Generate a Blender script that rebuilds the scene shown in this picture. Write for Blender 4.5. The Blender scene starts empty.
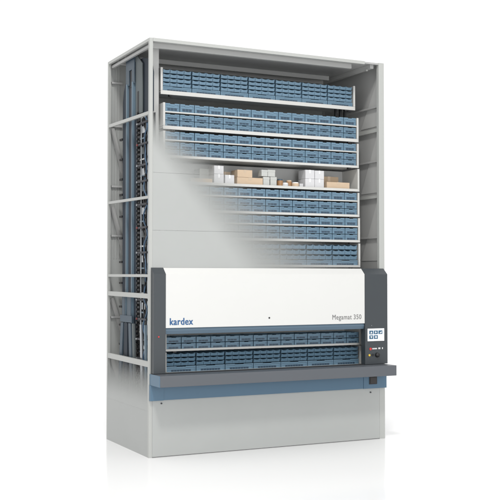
import bpy, bmesh, math, random
from mathutils import Vector, Matrix
random.seed(7)
S = bpy.context.scene
COL = S.collection
W, D, H = 2.803, 1.342, 4.2            # cabinet width, depth, height in metres; x right, y back, z up

# ---------------------------------------------------------------- camera
cam = bpy.data.cameras.new('camera'); co = bpy.data.objects.new('camera', cam); COL.objects.link(co)
co.location = (-3.5865, -9.5136, 1.8022)
co.rotation_euler = (math.radians(90+1.492), math.radians(0.0), math.radians(-26.334))
cam.sensor_width = 36; cam.lens = 36*1014.8/500; cam.clip_end = 500
S.camera = co
# ---------------------------------------------------------------- studio light
w = bpy.data.worlds.new("World"); S.world = w; w.use_nodes = True
nt = w.node_tree; bg = nt.nodes['Background']
tc = nt.nodes.new('ShaderNodeTexCoord'); sx = nt.nodes.new('ShaderNodeSeparateXYZ')
mr = nt.nodes.new('ShaderNodeMapRange'); mr.interpolation_type = 'SMOOTHSTEP'
mr.inputs['From Min'].default_value = 0.30; mr.inputs['From Max'].default_value = 0.95
mr.inputs['To Min'].default_value = 1.10; mr.inputs['To Max'].default_value = 1.10
nt.links.new(tc.outputs['Generated'], sx.inputs[0]); nt.links.new(sx.outputs['Z'], mr.inputs['Value'])
nt.links.new(mr.outputs['Result'], bg.inputs['Strength']); bg.inputs['Color'].default_value = (1, 1, 1, 1)
def area(name, loc, aim, size, watts, col=(1, 1, 1)):
    l = bpy.data.lights.new(name, 'AREA'); l.energy = watts; l.size = size; l.color = col; l.shape = 'DISK'
    o = bpy.data.objects.new(name, l); COL.objects.link(o); o.location = loc
    o.rotation_euler = (Vector(aim)-Vector(loc)).to_track_quat('-Z', 'Y').to_euler(); return o
KD = Vector((-.30, -.56, .77)).normalized()
area('key_light', Vector((1.4, .3, 1.8))+KD*14, (1.4, .3, 1.8), 1.7, 900, (1, .985, .96))
area('fill_light', (-.5, -10.5, 1.9), (1.3, 0, 2.0), 4.0, 290, (.98, .99, 1))
S.view_settings.view_transform = 'Standard'; S.view_settings.look = 'None'
S.view_settings.exposure = 0.0; S.view_settings.gamma = 1
S.render.engine = 'CYCLES'
S.cycles.transparent_max_bounces = 24; S.cycles.max_bounces = 10

# ---------------------------------------------------------------- materials
def mat(name, col, rough=.45, metal=0, spec=.5, var=.03, scale=3.0, bump=0.0, emit=0):
    m = bpy.data.materials.new(name); m.use_nodes = True; n = m.node_tree; b = n.nodes['Principled BSDF']
    b.inputs['Roughness'].default_value = rough; b.inputs['Metallic'].default_value = metal
    b.inputs['Specular IOR Level'].default_value = spec
    t = n.nodes.new('ShaderNodeTexCoord'); no = n.nodes.new('ShaderNodeTexNoise')
    no.inputs['Scale'].default_value = scale; no.inputs['Detail'].default_value = 4
    n.links.new(t.outputs['Object'], no.inputs['Vector'])
    mx = n.nodes.new('ShaderNodeMix'); mx.data_type = 'RGBA'
    mx.inputs[6].default_value = (*[c*(1-var) for c in col], 1); mx.inputs[7].default_value = (*[min(1, c*(1+var)) for c in col], 1)
    n.links.new(no.outputs['Fac'], mx.inputs[0]); n.links.new(mx.outputs[2], b.inputs['Base Color'])
    if bump:
        n2 = n.nodes.new('ShaderNodeTexNoise'); n2.inputs['Scale'].default_value = 260
        bp = n.nodes.new('ShaderNodeBump'); bp.inputs['Strength'].default_value = bump; bp.inputs['Distance'].default_value = .001
        n.links.new(t.outputs['Object'], n2.inputs['Vector']); n.links.new(n2.outputs['Fac'], bp.inputs['Height'])
        n.links.new(bp.outputs['Normal'], b.inputs['Normal'])
    if emit:
        b.inputs['Emission Color'].default_value = (*col, 1); b.inputs['Emission Strength'].default_value = emit
    return m
GREY = (.355, .366, .358)
M = dict(
 grey=mat('light_grey_powder_coat', GREY, .42, bump=.06),
 inner=mat('inner_sheet_metal', (.355, .357, .352), .38, spec=.6),
 pale_sheet_and_lit_patch=mat('pale_metal_and_lit_patch', (.42, .423, .415), .4),  # pale tone of roof beams and guide channel, also of the painted light patches
 roof=mat('roof_sheet_metal', (.38, .383, .38), .42),
 rail=mat('pale_rail_paint', (.385, .393, .378), .38),
 carrier=mat('carrier_white_paint', (.50, .50, .482), .35),
 carrier_in=mat('carrier_grey_back', (.46, .465, .46), .45),
 fascia=mat('white_lacquer', (.605, .605, .59), .30, var=.01),
 char=mat('charcoal_lacquer', (.036, .043, .049), .40, bump=.05),
 slate=mat('slate_counter_paint', (.084, .092, .104), .42, bump=.05),
 blue=mat('steel_blue_paint', (.072, .138, .205), .40),
 bluelip=mat('handle_blue_paint', (.085, .135, .185), .35),
 bin=mat('bin_blue_plastic', (.125, .215, .295), .42, var=.08, scale=9),
 bin2=mat('wide_bin_blue_plastic', (.122, .208, .283), .42, var=.08, scale=7),
 label=mat('dark_blue_label', (.030, .058, .092), .4),
 mech=mat('blue_grey_steel', (.052, .078, .104), .5, .0),
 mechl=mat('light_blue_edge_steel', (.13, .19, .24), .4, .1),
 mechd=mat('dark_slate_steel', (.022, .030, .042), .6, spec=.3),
 plate=mat('green_grey_steel', (.105, .122, .126), .55, spec=.3),
 web=mat('brown_grey_steel', (.050, .051, .058), .55, spec=.3),
 black=mat('black_rubber', (.012, .012, .013), .5),
 zinc=mat('zinc_steel', (.36, .38, .40), .25, .7),
 cable=mat('blue_cable', (.05, .10, .17), .4),
 red=mat('red_plastic', (.50, .03, .03), .35),
 oxide=mat('dull_red_plastic', (.20, .035, .035), .5),
 yellow=mat('yellow_plastic', (.7, .48, .05), .35),
 txtblue=mat('logo_blue', (.016, .085, .22), .4),
 txtgrey=mat('lettering_grey', (.14, .14, .14), .4),
 white=mat('white_print', (.75, .75, .75), .5),
 screen=mat('screen_white', (.82, .84, .86), .3, emit=.25),
 icon=mat('screen_icon_blue', (.03, .10, .18), .3),
 card=mat('cardboard', (.50, .385, .275), .75, spec=.2, var=.07, scale=12),
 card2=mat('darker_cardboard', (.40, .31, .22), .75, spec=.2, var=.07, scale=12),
 carton=mat('white_carton', (.53, .53, .54), .6, var=.03),
 can=mat('grey_green_plastic', (.43, .44, .42), .5),
 amber=mat('amber_plastic', (.30, .16, .07), .3),
 tape=mat('packing_tape', (.47, .37, .27), .3),
 seam=mat('dark_seam', (.10, .10, .10), .6),
)
def fade_mat(name, mode):
    """Painted sheet metal that dissolves into clear, drawn as a ghosted cutaway panel."""
    m = mat(name, GREY, .42, bump=.06); n = m.node_tree; L = n.links; N = n.nodes.new
    b = n.nodes['Principled BSDF']; out = n.nodes['Material Output']
    t = N('ShaderNodeTexCoord'); s = N('ShaderNodeSeparateXYZ'); L.new(t.outputs['Object'], s.inputs[0])
    def ma(op, a, c):
        q = N('ShaderNodeMath'); q.operation = op
        for i, v in enumerate((a, c)):
            if isinstance(v, (int, float)): q.inputs[i].default_value = v
            else: L.new(v, q.inputs[i])
        return q.outputs[0]
    mp = N('ShaderNodeMapping'); L.new(t.outputs['Object'], mp.inputs['Vector'])
    no = N('ShaderNodeTexNoise'); no.inputs['Scale'].default_value = 1; no.inputs['Detail'].default_value = 3
    L.new(mp.outputs[0], no.inputs['Vector'])
    if mode == 'front':
        mp.inputs['Scale'].default_value = (1.2, 1, 30)
        num = ma('SUBTRACT', ma('SUBTRACT', FA, ma('MULTIPLY', s.outputs['X'], FB)), s.outputs['Z'])
        den = ma('ADD', FC, ma('MULTIPLY', s.outputs['X'], FD))
        tt = ma('DIVIDE', num, den); amp = .04
    else:
        mp.inputs['Scale'].default_value = (1, 45, 1.5)
        tt = ma('DIVIDE', ma('SUBTRACT', SZ, s.outputs['Z']), SD); amp = .09
    tn = ma('ADD', tt, ma('MULTIPLY', ma('SUBTRACT', no.outputs['Fac'], .5), ma('MULTIPLY', amp, ma('MINIMUM', ma('MULTIPLY', tt, 3.0), 1.0))))
    mr = N('ShaderNodeMapRange'); mr.interpolation_type = 'SMOOTHSTEP'; mr.inputs['From Min'].default_value = 0.0; mr.inputs['From Max'].default_value = 1.0
    L.new(tn, mr.inputs['Value'])
    tr = N('ShaderNodeBsdfTransparent'); mx = N('ShaderNodeMixShader')
    # fine dither: every point of the sheet is either paint or clear, in the ratio of the fade
    wn = N('ShaderNodeTexWhiteNoise'); wn.noise_dimensions = '3D'
    vm = N('ShaderNodeVectorMath'); vm.operation = 'SCALE'; vm.inputs['Scale'].default_value = 7919.0
    L.new(t.outputs['Object'], vm.inputs[0]); L.new(vm.outputs[0], wn.inputs['Vector'])
    L.new(ma('GREATER_THAN', mr.outputs['Result'], wn.outputs['Value']), mx.inputs[0]); L.new(tr.outputs[0], mx.inputs[1]); L.new(b.outputs[0], mx.inputs[2]); L.new(mx.outputs[0], out.inputs['Surface'])
    return m
FA, FB, FC, FD = 3.53, .615, .42, .65       # ghosting line of the front sheet
SZ, SD = .94, .46
M['fade'] = fade_mat('ghosted_front_sheet', 'front'); M['fades'] = fade_mat('ghosted_side_sheet', 'side')

# ---------------------------------------------------------------- mesh helpers
def box(bm, x0, x1, y0, y1, z0, z1, bev=0.0):
    r = bmesh.ops.create_cube(bm, size=1)
    for v in r['verts']:
        v.co = ((x0+x1)/2+v.co.x*(x1-x0), (y0+y1)/2+v.co.y*(y1-y0), (z0+z1)/2+v.co.z*(z1-z0))
    if bev:
        es = list({e for v in r['verts'] for e in v.link_edges})
        bmesh.ops.bevel(bm, geom=es, offset=bev, segments=2, affect='EDGES', profile=.6)
def extr(bm, prof, a0, a1, axis='X'):
    """Extrude a 2-D outline. axis X: prof=(y,z); Y: prof=(x,z); Z: prof=(x,y)."""
    def P(u, v, a): return {'X': (a, u, v), 'Y': (u, a, v), 'Z': (u, v, a)}[axis]
    A = [bm.verts.new(P(u, v, a0)) for u, v in prof]; B = [bm.verts.new(P(u, v, a1)) for u, v in prof]
    n = len(prof); bm.faces.new(A); bm.faces.new(B[::-1])
    for i in range(n): bm.faces.new((A[i], B[i], B[(i+1) % n], A[(i+1) % n]))
def cyl(bm, c, r, h, axis='Z', seg=20, r2=None):
    mt = Matrix.Translation(c)
    if axis == 'Y': mt = mt @ Matrix.Rotation(math.pi/2, 4, 'X')
    if axis == 'X': mt = mt @ Matrix.Rotation(math.pi/2, 4, 'Y')
    bmesh.ops.create_cone(bm, cap_ends=True, segments=seg, radius1=r, radius2=r if r2 is None else r2, depth=h, matrix=mt)
def tube(bm, pts, r, seg=8):
    pts = [Vector(p) for p in pts]; rings = []
    for i, p in enumerate(pts):
        d = (pts[min(i+1, len(pts)-1)]-pts[max(i-1, 0)]).normalized()
        a = d.orthogonal().normalized() if not rings else (pa-d*pa.dot(d)).normalized()
        pa = a; b = d.cross(a)
        rings.append([bm.verts.new(p+(a*math.cos(2*math.pi*k/seg)+b*math.sin(2*math.pi*k/seg))*r) for k in range(seg)])
    for i in range(len(rings)-1):
        for k in range(seg): bm.faces.new((rings[i][k], rings[i][(k+1) % seg], rings[i+1][(k+1) % seg], rings[i+1][k]))
    bm.faces.new(rings[0][::-1]); bm.faces.new(rings[-1])
def bar(bm, p, q, wy, wx):
    """Flat strip between two points in a plane of constant x or y."""
    p, q = Vector(p), Vector(q); d = (q-p).normalized(); n = d.cross(Vector((1, 0, 0)) if wx else Vector((0, 1, 0))).normalized()*wy/2
    t = Vector((1, 0, 0))*.004 if wx else Vector((0, 1, 0))*.004
    vs = [bm.verts.new(a) for a in (p-n-t, p+n-t, q+n-t, q-n-t, p-n+t, p+n+t, q+n+t, q-n+t)]
    for f in ((0, 1, 2, 3), (7, 6, 5, 4), (0, 4, 5, 1), (1, 5, 6, 2), (2, 6, 7, 3), (3, 7, 4, 0)): bm.faces.new([vs[i] for i in f])
def obj(name, bm, m, parent=None, smooth=False):
    bmesh.ops.recalc_face_normals(bm, faces=bm.faces)
    me = bpy.data.meshes.new(name); bm.to_mesh(me); bm.free(); me.materials.append(M[m] if isinstance(m, str) else m)
    if smooth:
        for p in me.polygons: p.use_smooth = True
    o = bpy.data.objects.new(name, me); COL.objects.link(o); o.parent = parent; return o
def bx(name, m, parent, *a, bev=0.0):
    bm = bmesh.new(); box(bm, *a, bev=bev); return obj(name, bm, m, parent)
def thing(name, label, cat, loc=(0, 0, 0), group=None):
    o = bpy.data.objects.new(name, None); COL.objects.link(o); o.location = loc; o.empty_display_size = .1
    o['label'] = label; o['category'] = cat
    if group: o['group'] = group
    return o
def text(name, s, m, parent, x0, x1, z0, y, height, bold=0.0, squeeze=1.0):
    cu = bpy.data.curves.new(name, 'FONT'); cu.body = s; cu.space_character = 1.09; cu.size = 1; cu.extrude = .01; cu.offset = bold; cu.resolution_u = 6
    to = bpy.data.objects.new(name+'_tmp', cu); COL.objects.link(to)
    bpy.context.view_layer.update(); me = bpy.data.meshes.new_from_object(to.evaluated_get(bpy.context.evaluated_depsgraph_get()))
    bpy.data.objects.remove(to)
    xs = [v.co.x for v in me.vertices]; ys = [v.co.y for v in me.vertices]; mn, mxx = min(xs), max(xs); k = (x1-x0)/(mxx-mn); kz = height/max(ys)
    for v in me.vertices: v.co = (x0+(v.co.x-mn)*k, y-.0012+v.co.z*.1, z0+v.co.y*kz)
    if bold:      # a second, slightly shifted copy of the strokes makes the heavy weight
        bm = bmesh.new(); bm.from_mesh(me); me2 = me.copy()
        for v in me2.vertices: v.co.x += .0035; v.co.y -= .0003
        bm.from_mesh(me2); bm.to_mesh(me); bm.free()
    me.materials.append(M[m]); o = bpy.data.objects.new(name, me); COL.objects.link(o); o.parent = parent; return o

# ---------------------------------------------------------------- floor
bm = bmesh.new(); bmesh.ops.create_grid(bm, x_segments=1, y_segments=1, size=200)
fm = mat('studio_floor_white', (.83, .83, .83), .11, spec=.23, var=0.0)
fl = obj('floor', bm, fm); fl['kind'] = 'structure'

# ---------------------------------------------------------------- cabinet
cab = thing('storage_carousel_cabinet', 'tall light grey storage carousel cabinet with ghosted front and open left side on white floor', 'storage machine')
T = .02
# rear wall, roof, right wall
bk = bx('back_panel', 'grey', cab, .03, W-.03, D-.02, D, .0, H-.0125)
for z in (3.968, 3.482, 2.807, 2.256, 1.35):
    bx('bracket', 'roof', bk, .04, .165, D-.05, D-.022, z-.010, z+.010)
for za, zb in ((3.46, 2.70), (2.58, 1.90), (1.56, .98), (.90, .35)):
    bm = bmesh.new(); bar(bm, (.05, D-.034, za), (.24, D-.034, zb), .05, False); obj('brace_shadow', bm, 'inner', bk)  # flat diagonal strips added in place of shadows cast by cross bracing
for x in (.075, .105, .135): bx('stiffener', 'inner', bk, x, x+.006, D-.026, D-.0205, 2.0, H-.05)
rf = bx('roof_panel', 'roof', cab, .012, W-.012, .012, D-.012, H-.012, H-.003)
bx('roof_beam', 'pale_sheet_and_lit_patch', rf, .05, 2.47, .15, .19, H-.062, H-.012, bev=.003)
bx('roof_beam', 'pale_sheet_and_lit_patch', rf, .05, 2.60, .86, .90, H-.062, H-.012, bev=.003)
bx('roof_beam', 'pale_sheet_and_lit_patch', rf, .05, 2.66, 1.10, 1.14, H-.060, H-.012, bev=.003)
bx('roof_beam', 'pale_sheet_and_lit_patch', rf, 2.66, 2.705, .06, 1.26, H-.060, H-.0125, bev=.003)
bm = bmesh.new(); cyl(bm, (2.66, .13, H-.070), .012, .018, seg=12); obj('roof_bolt', bm, 'rail', rf)
rw = bx('right_wall', 'inner', cab, W-T, W-.002, .045, D-.002, .02, H-.004)
for z, t in ((3.716, .010), (3.45, .020), (3.10, .010), (2.70, .017), (2.24, .010), (1.70, .02)):
    bx('wall_rail', 'inner' if t < .017 else 'rail', rw, W-T-.035, W-T, .05, D-.04, z-t, z+t, bev=.003)
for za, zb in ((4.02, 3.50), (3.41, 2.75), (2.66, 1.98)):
    bm = bmesh.new(); extr(bm, [(.10, zb), (.44, zb), (.10, za)], W-T-.006, W-T-.002, 'X'); obj('pale_sheet_and_lit_patch', bm, 'pale_sheet_and_lit_patch', rw)  # added pale triangles, patches of light on the wall put into shape and colour
# posts
bx('front_post', 'rail', cab, .0, .036, 0, .036, .0, H-.001, bev=.002)
bx('front_post', 'rail', cab, W-.070, W, 0, .045, .0, H-.001, bev=.002)
bx('rear_post', 'rail', cab, .0, .03, D-.055, D-.0201, .0, H-.001, bev=.002)
bx('rear_post', 'grey', cab, W-.03, W-.0205, D-.06, D-.021, .0, H-.02)
# front top rail and the darker piece that carries on to the right post
bx('top_rail', 'rail', cab, .037, 2.55, .0, .035, H-.034, H+.001, bev=.002)
bx('top_rail', 'inner', cab, 2.551, W-.0705, .004, .03, H-.024, H-.0125)
# left side top rails and open side rails
bx('top_rail', 'rail', cab, .0, .028, .037, D-.056, H-.032, H, bev=.002)
bx('top_rail', 'inner', cab, .034, .06, .037, D-.056, H-.075, H-.045, bev=.002)
for (z0, z1, t) in ((3.446, 3.476, .017), (2.598, 2.62, .014), (1.81, 1.813, .014), (1.605, 1.615, .024), (.925, .929, .028)):
    bm = bmesh.new(); extr(bm, [(.037, z0-t), (D-.056, z1-t), (D-.056, z1+t), (.037, z0+t)], .002, .026, 'X')
    obj('side_rail', bm, 'rail', cab)
# left side sheet: solid at the bottom, ghosted above
bx('side_panel', 'grey', cab, .0015, .006, .037, D-.055, .0, SZ-SD-.02)
bm = bmesh.new(); box(bm, .0005, .005, .037, D-.055, SZ-SD-.0195, SZ-.04); obj('side_panel', bm, 'fades', cab)
# front sheets
bp = bx('base_panel', 'grey', cab, .037, W-.071, .001, .02, .006, .80)
for x, z in ((.134, .534), (2.61, .52)):
    bm = bmesh.new(); cyl(bm, (x, -.004, z), .008, .012, 'Y', 14); obj('lock', bm, 'web', bp)
bx('skirting', 'seam', cab, .01, W-.01, .008, D-.01, .0005, .012)
def line0(x): return FA-FB*x
def sheet(z0, z1):
    """Front sheet between z0 and z1, cut off where it has ghosted away."""
    xr = W-.071
    pts = [(.037, z0)]
    xa = (FA-z0)/FB; pts.append((min(xa, xr), z0))
    if xa > xr: pts.append((xr, line0(xr)))
    if line0(.037) > z1: pts += [((FA-z1)/FB, z1), (.037, z1)]
    else: pts.append((.037, line0(.037)))
    bm = bmesh.new(); extr(bm, pts, .003, .007, 'Y'); return obj('front_panel', bm, 'fade', cab)
sheet(1.84, 2.2642); sheet(2.2658, 2.8442); sheet(2.8458, 4.1)

# fascia, columns, handle bar
P0 = -.075
prof = [(.0, 1.888), (-.005, 1.888), (P0, 1.826), (P0, 1.288), (.0, 1.288)]
bm = bmesh.new(); extr(bm, prof, .150, 2.490, 'X'); fa = obj('fascia', bm, 'fascia', cab); fa['label'] = 'wide white lacquered sliding door with the maker lettering'
text('lettering', 'kardex', 'txtblue', fa, .192, .442, 1.318, P0, .068, bold=.009)
text('lettering', 'Megamat', 'txtgrey', fa, 2.078, 2.322, 1.336, P0, .052)
text('lettering', '350', 'txtgrey', fa, 2.348, 2.446, 1.336, P0, .051)
bm = bmesh.new(); cyl(bm, (1.31, P0-.001, 1.369), .009, .006, 'Y', 14); obj('keyhole', bm, 'black', fa)
bm = bmesh.new(); extr(bm, [(-.002, 1.286), (-.058, 1.286), (-.066, 1.262), (-.050, 1.226), (-.002, 1.226)], .150, 2.490, 'X'); obj('handle_bar', bm, 'bluelip', cab)
cprof = [(.0, 1.890), (-.004, 1.890), (-.080, 1.826), (-.080, .838), (.0, .838)]
bm = bmesh.new(); extr(bm, cprof, .020, .148, 'X'); cl = obj('column', bm, 'char', cab)
bm = bmesh.new(); cyl(bm, (.072, -.082, 1.203), .008, .006, 'Y', 14); obj('indicator', bm, 'red', cl)
bm = bmesh.new(); extr(bm, cprof, 2.492, 2.785, 'X'); cr = obj('column', bm, 'char', cab)
Y = -.080
ds = bx('display', 'screen', cab, 2.522, 2.738, Y-.006, Y-.0005, 1.091, 1.228, bev=.002)
for r, n in ((0, 3), (1, 2)):
    for i in range(n):
        x = 2.541+i*.060; z = 1.166-r*.052
        bx('icon', 'icon', ds, x, x+.052, Y-.0085, Y-.0062, z, z+.041)
        bm = bmesh.new()
        q = [[(.012, .010), (.040, .010), (.026, .032)], [(.016, .008), (.038, .021), (.016, .034)], [(.012, .010), (.040, .010), (.040, .032)],
             [(.012, .030), (.026, .008), (.040, .030)], [(.026, .008), (.041, .021), (.026, .034), (.011, .021)]][r*3+i]
        extr(bm, [(x+u, z+v) for u, v in q], Y-.010, Y-.0087, 'Y')
        obj('icon_mark', bm, 'white', ds)
bm = bmesh.new(); cyl(bm, (2.560, Y-.002, 1.005), .015, .006, 'Y', 16); obj('indicator', bm, 'red', cr)
for i, (a, b_) in enumerate(((2.585, 2.593), (2.597, 2.606), (2.610, 2.618), (2.622, 2.632), (2.636, 2.644), (2.664, 2.676), (2.680, 2.688), (2.712, 2.722))):
    bm = bmesh.new(); box(bm, a, b_, Y-.002, Y-.0003, 1.000, 1.014+.004*(i > 4)); obj('printed_mark', bm, 'white', cr)
bm = bmesh.new(); cyl(bm, (2.546, Y-.002, .937), .012, .006, 'Y', 16); obj('indicator', bm, 'yellow', cr)
bm = bmesh.new(); extr(bm, [(2.574, .928), (2.588, .922), (2.606, .930), (2.606, .948), (2.588, .954), (2.574, .946)], Y-.002, Y-.0003, 'Y'); obj('symbol', bm, 'black', cr)
bm = bmesh.new(); cyl(bm, (2.648, Y-.012, .936), .027, .024, 'Y', 24, .022); obj('knob', bm, 'black', cr, True)
bm = bmesh.new(); cyl(bm, (2.575, Y-.001, 1.262), .004, .004, 'Y', 10); obj('sensor', bm, 'zinc', cr)
# counter and apron
CY = -.275
bm = bmesh.new(); box(bm, .014, 2.764, CY, -.001, .722, .833, bev=.003); ct = obj('counter', bm, 'slate', cab)
bx('end_cap', 'blue', ct, .008, .0135, CY+.002, -.001, .723, .832)
bx('end_cap', 'char', ct, 2.7645, 2.770, CY+.002, -.001, .723, .832)
bx('counter_seal', 'black', ct, .15, 2.482, -.079, -.004, .8335, .839)
bx('apron', 'blue', cab, .148, 2.50, -.03, .0, .568, .7215)
bx('apron', 'blue', cab, .002, .147, -.036, .0, .566, .7215, bev=.002)
ar = bx('apron', 'blue', cab, 2.501, 2.801, -.036, .0, .566, .7215, bev=.002)
M['socket'] = mat('socket_brown_black', (.022, .019, .018), .4)
sk = bx('socket', 'black', ar, 2.570, 2.672, -.043, -.0365, .612, .700, bev=.003)
bx('socket_cover', 'socket', sk, 2.584, 2.658, -.0465, -.0435, .622, .690, bev=.002)

# ---------------------------------------------------------------- drive gear seen through the open left side
GEAR = ('guide_rail', 'head_plate', 'slot', 'cover_plate', 'cover_slot', 'sprocket_guard', 'rear_channel', 'front_channel', 'inner_screen', 'perforated_strip', 'drive_chain', 'guide_rod', 'cable', 'chain_bracket', 'clamp', 'lower_plate', 'foot_plate')
gr = bx('guide_rail', 'web', cab, .095, .110, .781, .905, 1.30, H-.08)
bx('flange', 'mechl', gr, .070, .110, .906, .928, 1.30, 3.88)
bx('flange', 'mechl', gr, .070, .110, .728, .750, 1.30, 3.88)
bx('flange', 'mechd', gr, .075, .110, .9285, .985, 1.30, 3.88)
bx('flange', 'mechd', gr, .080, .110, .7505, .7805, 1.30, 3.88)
bm = bmesh.new()      # head plate with its slot
for a in ((.080, .094, .70, .965, 4.02, H-.040), (.080, .094, .86, .965, 3.86, 4.0199), (.080, .094, .70, .775, 3.86, 4.0199)): box(bm, *a)
obj('head_plate', bm, 'mech', cab)
bx('slot', 'black', cab, .090, .0945, .776, .859, 3.84, 4.015)
bm = bmesh.new(); extr(bm, [(.50, 3.52), (.695, 3.52), (.695, H-.045), (.64, H-.06), (.50, H-.16)], .096, .108, 'X'); obj('cover_plate', bm, 'plate', cab)
bx('cover_slot', 'black', cab, .092, .0955, .60, .64, 3.53, 3.76)
bm = bmesh.new(); extr(bm, [(.24, 3.50), (1.16, 3.50), (1.16, 3.72), (1.13, 3.84), (1.02, 4.00), (.95, H-.10), (.50, H-.10), (.30, H-.16), (.24, H-.30)], .115, .130, 'X'); obj('sprocket_guard', bm, 'mechd', cab)
bx('rear_channel', 'mechd', cab, .100, .130, .99, 1.115, .95, 3.495)
bx('front_channel', 'mechd', cab, .095, .125, .655, .7275, 1.1, 3.52)
bx('inner_screen', 'web', cab, .150, .156, .26, .66, .60, 3.49)
bm = bmesh.new(); z = .62
while z < 3.45:      # perforated strip beside the chain
    box(bm, .128, .146, .44, .47, z, z+.024); box(bm, .128, .146, .35, .385, z+.012, z+.03); z += .042
obj('perforated_strip', bm, 'zinc', cab)
bm = bmesh.new()
z = .45; k = 0
while z < 3.50:
    box(bm, .098, .122, .570-.012*(k % 2), .635+.008*(k % 2), z, z+.034); cyl(bm, (.092, .605, z+.040), .014, .03, 'X', 8); z += .046; k += 1
obj('drive_chain', bm, 'black', cab)
bm = bmesh.new()
z = .60
while z < 3.45:
    box(bm, .1305, .145, 1.10, 1.135, z, z+.03); z += .05
obj('drive_chain', bm, 'mechd', cab)
for y, m_, r in ((.525, 'zinc', .009), (.490, 'mechd', .014), (.425, 'mech', .012), (.33, 'zinc', .008), (.29, 'mechd', .018)):
    bm = bmesh.new(); tube(bm, [(.10+.02*(r > .011), y, .5), (.10+.02*(r > .011), y, 3.5)], r, 10); obj('guide_rod', bm, m_, cab)
for j, (ph, amp, y, m_) in enumerate(((0, .085, .30, 'cable'), (1.8, .07, .36, 'black'), (3.6, .06, .27, 'mechl'), (2.9, .07, .40, 'black'))):
    bm = bmesh.new(); pts = []
    for i in range(160):
        zz = .75+i*(2.75/159); u = (zz*2*math.pi/.37+ph)
        pts.append((.075+.012*j+.01*math.cos(u*1.3), y+amp*abs(math.sin(u/2))-.02, zz))
    tube(bm, pts, .008, 6); obj('cable', bm, m_, cab, True)
for i, z in enumerate([3.40, 3.18, 2.96, 2.79, 2.55, 2.31, 2.05, 1.82, 1.56, 1.36, 1.15, .95]):
    q = bx('chain_bracket', 'web', cab, .070, .094, .30, .585, z-.010, z+.010)
    bm = bmesh.new(); cyl(bm, (.066, .565, z), .011, .012, 'X', 10); obj('bolt', bm, 'oxide' if i % 4 == 1 else 'zinc', q)
    bx('clip', 'black', q, .090, .112, 1.116, 1.20, z-.10, z-.078)
    bx('link_bar', 'mechl' if i % 2 else 'carrier', q, .102, .108, .24, .60, z+.06, z+.075)
    bx('link_bar', 'black', q, .085, .10, .34, .37, z-.11, z+.09)
    bx('link_plate', 'plate' if i % 2 else 'zinc', q, .098, .104, .34, .50, z-.10, z-.03)
bx('guide_channel', 'pale_sheet_and_lit_patch', cab, .105, .205, .275, .281, .60, H-.0125)
bx('guide_channel', 'grey', cab, .098, .1045, .255, .281, .60, H-.0125)
bx('clamp', 'mech', cab, .055, .066, .69, 1.06, 1.312, 1.385, bev=.003)
for ys in ((1.02, .93), (.86, .74)):
    bm = bmesh.new(); extr(bm, [(ys[1], 1.33), (ys[0], 1.33), (ys[0], 1.60), (ys[1], 1.60)], .064, .082, 'X'); obj('lower_plate', bm, 'mech', cab)
for (ya, yb, zb, wd, m_) in ((1.0, 1.12, .35, .075, 'mech'), (.76, .68, .35, .075, 'mech'), (.88, .88, .5, .10, 'mechd'), (.66, .60, .4, .05, 'plate'), (.42, .36, .4, .05, 'zinc'), (.30, .27, .4, .03, 'mechl')):
    bm = bmesh.new(); extr(bm, [(yb-wd/2, zb), (yb+wd/2, zb), (ya+wd/2, 1.305), (ya-wd/2, 1.305)], .056, .075, 'X'); obj('foot_plate', bm, m_, cab)

for o in cab.children:
    if o.name.split('.')[0] in GEAR: o.location.y = -.025

# ---------------------------------------------------------------- carriers
CX0, CX1 = .216, 2.577
ORD = ['first', 'second', 'third', 'fourth', 'fifth', 'sixth', 'seventh', 'eighth', 'ninth', 'tenth', 'eleventh', 'twelfth', 'thirteenth', 'fourteenth']
NTH = ORD+['fifteenth', 'sixteenth', 'seventeenth', 'eighteenth', 'nineteenth', 'twentieth']+['twenty-'+o for o in ORD[:8]]
CAR = {   # y front, lip z0, lip z1, mid shelf (z0,z1) or None, top of side panels, words
 'A': (.245, 3.683, 3.738, None, 3.965, 'topmost'),
 'B': (.175, 3.312, 3.362, (3.489, 3.502), 3.590, 'second'),
 'C': (.172, 3.020, 3.060, (3.199, 3.211), 3.298, 'third'),
 'D': (.160, 2.752, 2.795, None, 3.012, 'fourth'),
 'E': (.160, 2.466, 2.506, (2.642, 2.656), 2.742, 'fifth'),
 'F': (.150, 2.180, 2.220, (2.356, 2.370), 2.457, 'sixth'),
 'G': (.145, 1.900, 1.938, None, 2.172, 'seventh'),
 'V': (.125, 1.035, 1.072, None, 1.215, 'eighth'),
 'W': (.125, .790, .838, None, 1.030, 'lowest'),
}
CW = dict(A='topmost shelf carrier holding small stacked blue bins, right under the cabinet roof',
 B='second shelf carrier from the top, with a thin middle shelf of wide blue bins',
 C='third shelf carrier from the top, directly above the carrier of cardboard boxes',
 D='white shelf carrier holding loose cardboard boxes and cartons instead of blue bins',
 E='shelf carrier with blue bins directly below the carrier of cardboard boxes',
 F='sixth shelf carrier from the top, half ghosted, two below the cardboard boxes',
 G='shelf carrier of stacked small bins directly above the white fascia',
 V='shelf carrier in the work opening just under the white fascia',
 W='lowest shelf carrier in the work opening just above the grey counter')
DEP = .36
for key in CAR:
    a = list(CAR[key]); a[1] += .004; a[2] -= .010; CAR[key] = tuple(a)
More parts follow.
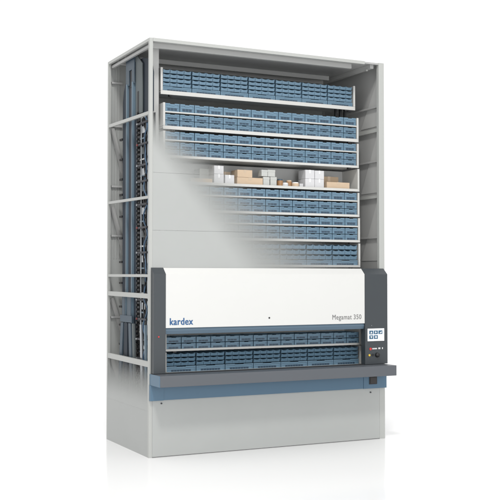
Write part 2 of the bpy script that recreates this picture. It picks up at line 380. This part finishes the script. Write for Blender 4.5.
for key, (y, z0, z1, mid, zt, wd) in CAR.items():
    c = thing('shelf_carrier', CW[key], 'shelf', (CX0, y, z0), 'shelf carriers of the storage carousel')
    w_ = CX1-CX0
    h = z1-z0; ht = zt-z0
    bm = bmesh.new(); box(bm, .0, w_, 0, .010, 0, h, bev=.002); obj('lip', bm, 'carrier', c)
    bm = bmesh.new(); box(bm, .001, w_-.001, .0105, DEP, h-.018, h-.006); obj('tray', bm, 'carrier', c)
    for x in (0.0, w_-.022):
        bm = bmesh.new(); box(bm, x, x+.022, .0, .016, h+.0005, ht, bev=.002); box(bm, x+.006*(x > 0)+.004, x+.006*(x > 0)+.012, .0165, DEP-.012, h+.0005, ht)
        obj('side_panel', bm, 'carrier', c)
    bm = bmesh.new(); box(bm, .012, w_-.012, DEP-.011, DEP, h, ht); obj('back_panel', bm, 'carrier_in', c)
    if mid:
        bm = bmesh.new(); box(bm, .0225, w_-.0225, .004, DEP-.0115, mid[0]-z0, mid[1]-z0, bev=.0015); obj('shelf', bm, 'carrier', c)
    for x in (.10, w_-.13):
        bm = bmesh.new(); box(bm, x, x+.035, .012, .05, -.016, h-.0185, bev=.002); obj('guide_clip', bm, 'black', c)
    if key == 'A':
        for x in (w_-.20, w_-.14, w_-.08):
            bm = bmesh.new(); box(bm, x, x+.022, .10, .13, -.075, h-.0185, bev=.002); obj('hanger', bm, 'black', c)
        bm = bmesh.new(); box(bm, w_-.42, w_+.01, .14, .17, -.10, -.0755); obj('hanger_arm', bm, 'black', c)
    for s in (-.05, w_+.005):
        bm = bmesh.new(); box(bm, s, s+.045, .16, .20, .01, .05); cyl(bm, (s+.02, .18, .075), .02, .03, 'X', 12); obj('chain_arm', bm, 'web', c)

# ---------------------------------------------------------------- bins
def small_bin_bm(wd, ht, dp):
    bm = bmesh.new(); t = .0025; wd -= .004
    fz = ht*.76
    # floor, back, sides
    box(bm, -wd/2, wd/2, .012, dp, 0, t)
    box(bm, -wd/2, wd/2, dp-t, dp, t, ht-.003)
    for s in (-1, 1):
        x0 = -wd/2 if s < 0 else wd/2-t
        extr(bm, [(.011, t), (dp-t, t), (dp-t, ht-.003), (.020, ht-.003), (.004, fz)], x0, x0+t, 'X')
    # leaning front wall whose rim dips in the middle, with a thick rolled lip
    n = 8; A = []; Bv = []; Cv = []; Dv = []
    for i in range(n+1):
        u = i/n; x = -wd/2+u*wd; dip = math.sin(math.pi*u)**.7*ht*.20
        zt = fz+.002-dip
        A.append(bm.verts.new((x, .011, .001))); Bv.append(bm.verts.new((x, -.001, zt)))
        Cv.append(bm.verts.new((x, .006, zt+.003))); Dv.append(bm.verts.new((x, .016, .003)))
    for i in range(n):
        for p, q in ((A, Bv), (Bv, Cv), (Cv, Dv)): bm.faces.new((p[i], p[i+1], q[i+1], q[i]))
    return bm
def plate_bm(wd, ht):
    bm = bmesh.new(); box(bm, -wd*.26, wd*.26, .0012, .0045, ht*.16, ht*.40); return bm
def wide_bin_bm(wd, ht, dp):
    bm = bmesh.new(); t = .003; wd -= .005; h = ht-.006
    box(bm, -wd/2, wd/2, .006, dp, 0, t); box(bm, -wd/2, wd/2, dp-t, dp, t, h)
    for s in (-1, 1):
        x0 = -wd/2 if s < 0 else wd/2-t
        box(bm, x0, x0+t, .004, dp-t, t, h)
    # front wall: rim, framed field with corner posts, grip notch in the rim
    nt_ = wd*.16
    box(bm, -wd/2, -nt_, -.002, .005, h*.80, h, bev=.001); box(bm, nt_, wd/2, -.002, .005, h*.80, h, bev=.001)
    box(bm, -nt_, nt_, -.001, .005, h*.72, h*.92)
    box(bm, -wd/2+.002, wd/2-.002, .004, .008, t, h*.80)
    for x in (-wd/2+.001, wd/2-.010): box(bm, x, x+.009, -.001, .0038, .001, h*.80)
    box(bm, -wd/2+.010, wd/2-.010, -.0005, .0038, .001, h*.10)
    box(bm, -wd/2+.010, wd/2-.010, .000, .0038, h*.46, h*.52)
    return bm
def label_bm(wd, ht):
    bm = bmesh.new(); h = ht-.006; w2 = wd*.34
    n = 3 if wd < .2 else 7
    for i in range(n):
        a = -w2+2*w2*i/n; box(bm, a+.003, a+2*w2/n-.003, .0002, .0036, h*.14, h*.42)
    return bm
protos = {}
def inst(kind, wd, ht, dp, loc, label, group, cat='bin', lab=True):
    key = (kind, round(wd, 4), round(ht, 4))
    if key not in protos:
        me = obj('_p', (small_bin_bm if kind == 'small' else wide_bin_bm)(wd, ht, dp), 'bin' if kind == 'small' else 'bin2')
        lb = None
        if kind != 'small':
            l = obj('_l', label_bm(wd, ht), 'label'); lb = l.data; bpy.data.objects.remove(l)
        protos[key] = (me.data, lb); me.data.name = kind+'_bin'; bpy.data.objects.remove(me)
    me, lb = protos[key]
    nm = 'small_storage_bin' if kind == 'small' else 'wide_storage_bin'
    o = bpy.data.objects.new(nm, me); COL.objects.link(o); o.location = loc
    o['label'] = label; o['category'] = cat; o['group'] = group
    if lb:
        p = bpy.data.objects.new('label_strip', lb); COL.objects.link(p); p.parent = o
    return o
X0, X1 = CX0+.024, CX1-.024
WHERE = dict(A='topmost carrier', B='second highest carrier', C='third highest carrier', E='carrier below the cartons',
             F='second carrier below cartons', G='carrier above the fascia', V='carrier below the fascia', W='carrier above the counter')
def jig(): return random.uniform(-.0012, .0012)
def row(kind, key, n, z, ht, rowname):
    y = CAR[key][0]+.014
    pitch = (X1-X0)/n
    for i in range(n):
        x = X0+pitch*(i+.5)
        grp = 'small open blue bins' if kind == 'small' else 'wide blue bins'
        gap = 0
        k = i+1
        if n == 28:       # groups of four with a small gap between the groups
            gi, gj = divmod(i, 4); gp = (X1-X0)/7; x = X0+gi*gp+.008+(gp-.016)*(gj+.5)/4; wd = (gp-.016)/4
            pos = f'{ORD[i] if 0 else NTH[i]} from left'
            lb = f'small blue bin, {pos}, {rowname} row of {WHERE[key]}'
        else:
            wd = pitch-.004
            lb = f'wide blue bin, {NTH[i]} from left, {rowname} row of {WHERE[key]}'
        inst(kind, wd, ht, .30, (x+jig()*.6, y+abs(jig())*2, z), lb, grp)
for key, ztop in (('A', 3.960), ('G', 2.160), ('W', 1.022)):
    y, z0, z1 = CAR[key][:3]; zb = z1-.005
    names = ('second lowest', 'middle', 'second highest', 'top') if key == 'A' else ('second lowest', 'second highest', 'top')
    hb = .056 if key == 'A' else .066; hs = (ztop-zb-hb)/len(names)
    row('wide', key, 7, zb, hb, 'bottom')
    for r, nm in enumerate(names): row('small', key, 28, zb+hb+r*hs+.0005, hs-.001, nm)
for key in 'BCEF':
    y, z0, z1, mid, zt, _ = CAR[key]; zb = z1-.005; hh = (mid[0]-zb)/2-.004
    row('wide', key, 14, zb, hh, 'bottom'); row('wide', key, 14, zb+hh+.0005, hh, 'middle')
    row('wide', key, 14, mid[1]+.0005, zt-mid[1]+.002, 'top')
row('wide', 'V', 14, CAR['V'][2]-.005, .064, 'bottom'); row('wide', 'V', 14, CAR['V'][2]+.060, .064, 'top')

# ---------------------------------------------------------------- goods on the fourth carrier
SZ0 = CAR['D'][2]-.0055; YB = .19
def carton(name, label, m, x0, x1, z0, z1, y0=YB, dp=.16, grp=None, tape=None, rz=0):
    c = thing(name, label, 'box', ((x0+x1)/2, y0, z0), grp); c.rotation_euler.z = rz
    w_ = (x1-x0)/2; h = z1-z0
    bm = bmesh.new(); box(bm, -w_, w_, 0, dp, 0, h, bev=.003); obj('body', bm, m, c)
    if tape == 'front':
        bm = bmesh.new(); box(bm, -w_*.14, w_*.14, -.0008, dp, h+.0002, h+.001); box(bm, -w_*.14, w_*.14, -.001, -.0002, h*.62, h+.001); obj('tape', bm, 'tape' if m != 'carton' else 'white', c)
    if tape == 'lid':
        bm = bmesh.new(); box(bm, -w_-.0015, w_+.0015, -.0015, dp+.0015, h*.70, h+.0015, bev=.002); obj('lid', bm, m, c)
    return c
g1, g2, g3 = 'cardboard boxes on the fourth carrier', 'white cartons on the fourth carrier', 'grey containers on the fourth carrier'
carton('cardboard_box', 'flat cardboard box at far left of the goods shelf, faded behind the ghosted front', 'card', .53, .775, SZ0, 2.825, grp=g1, tape='front')
carton('white_carton', 'white carton at the bottom of the left pair of stacked white cartons', 'carton', .796, .908, SZ0, 2.880, grp=g2, tape='front')
carton('white_carton', 'white carton on top of the left pair of stacked white cartons', 'carton', .797, .906, 2.8815, 2.968, grp=g2, tape='front')
carton('white_carton', 'low single white carton between the left white pair and the long cardboard box', 'carton', .924, 1.030, SZ0, 2.876, grp=g2, tape='front')
carton('cardboard_box', 'long low cardboard box under the shorter box left of the grey containers', 'card', 1.065, 1.371, SZ0, 2.858, grp=g1, tape='front')
carton('cardboard_box', 'short cardboard box on top of the long low box, left of the grey containers', 'card', 1.068, 1.244, 2.8595, 2.938, grp=g1, tape='front')
carton('grey_container', 'lower left grey container of the four stacked beside the amber jars', 'can', 1.377, 1.452, SZ0, 2.874, grp=g3, tape='lid', dp=.09)
carton('grey_container', 'lower right grey container of the four stacked beside the amber jars', 'can', 1.463, 1.538, SZ0, 2.876, grp=g3, tape='lid', dp=.09)
carton('grey_container', 'upper left grey container of the four stacked beside the amber jars', 'can', 1.356, 1.428, 2.8805, 2.948, grp=g3, tape='lid', dp=.09)
carton('grey_container', 'upper right grey container, wider than the one beside it', 'can', 1.432, 1.520, 2.8805, 2.952, grp=g3, tape='lid', dp=.09)
i_ = 0
for x0, x1, z0, z1, lb in ((1.896, 2.012, SZ0, 2.878, 'lower left'), (2.016, 2.132, SZ0, 2.878, 'lower right'), (1.897, 2.011, 2.8795, 2.975, 'upper left'), (2.017, 2.133, 2.8795, 2.972, 'upper right')):
    carton('white_carton', f'{lb} white carton of the square block of four left of the cardboard boxes', 'carton', x0, x1, z0, z1, grp=g2, tape='front')
carton('cardboard_box', 'low light cardboard box at the front right end of the goods shelf', 'card', 2.168, 2.462, SZ0, 2.853, y0=.185, dp=.12, grp=g1, tape='front')
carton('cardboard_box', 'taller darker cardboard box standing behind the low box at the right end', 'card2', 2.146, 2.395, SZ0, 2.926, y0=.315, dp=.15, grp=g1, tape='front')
carton('grey_carton', 'pale grey carton half hidden behind the left pair of white cartons', 'can', .69, .80, SZ0, 2.945, y0=.33, dp=.14)
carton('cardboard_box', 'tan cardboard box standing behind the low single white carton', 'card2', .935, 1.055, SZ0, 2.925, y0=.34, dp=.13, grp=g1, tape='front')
carton('grey_carton', 'flat grey carton lying behind the jars', 'can', 1.60, 1.86, SZ0, 2.82, y0=.36, dp=.12)
carton('white_carton', 'tiny white carton right of the jars, before the square block of four', 'carton', 1.835, 1.880, SZ0, 2.822, y0=.21, dp=.06, grp=g2)
def jar(x, y, r, h, mb, ml, label):
    c = thing('jar', label, 'jar', (x, y, SZ0), 'jars beside the grey containers')
    bm = bmesh.new(); cyl(bm, (0, 0, h*.40), r, h*.80, seg=24); obj('body', bm, mb, c, False)
    bm = bmesh.new(); cyl(bm, (0, 0, h*.81+h*.10), r*.86, h*.20, seg=24); obj('lid', bm, ml, c, False)
jar(1.602, .235, .034, .082, 'amber', 'mech', 'amber jar with a blue lid right beside the grey containers')
jar(1.655, .212, .034, .042, 'carton', 'white', 'low white jar in front, between the two amber jars')
jar(1.722, .250, .032, .075, 'amber', 'card', 'amber jar with a tan lid in the middle of the jars')
jar(1.782, .214, .040, .052, 'card', 'white', 'squat tan jar with a white lid, rightmost of the jars')
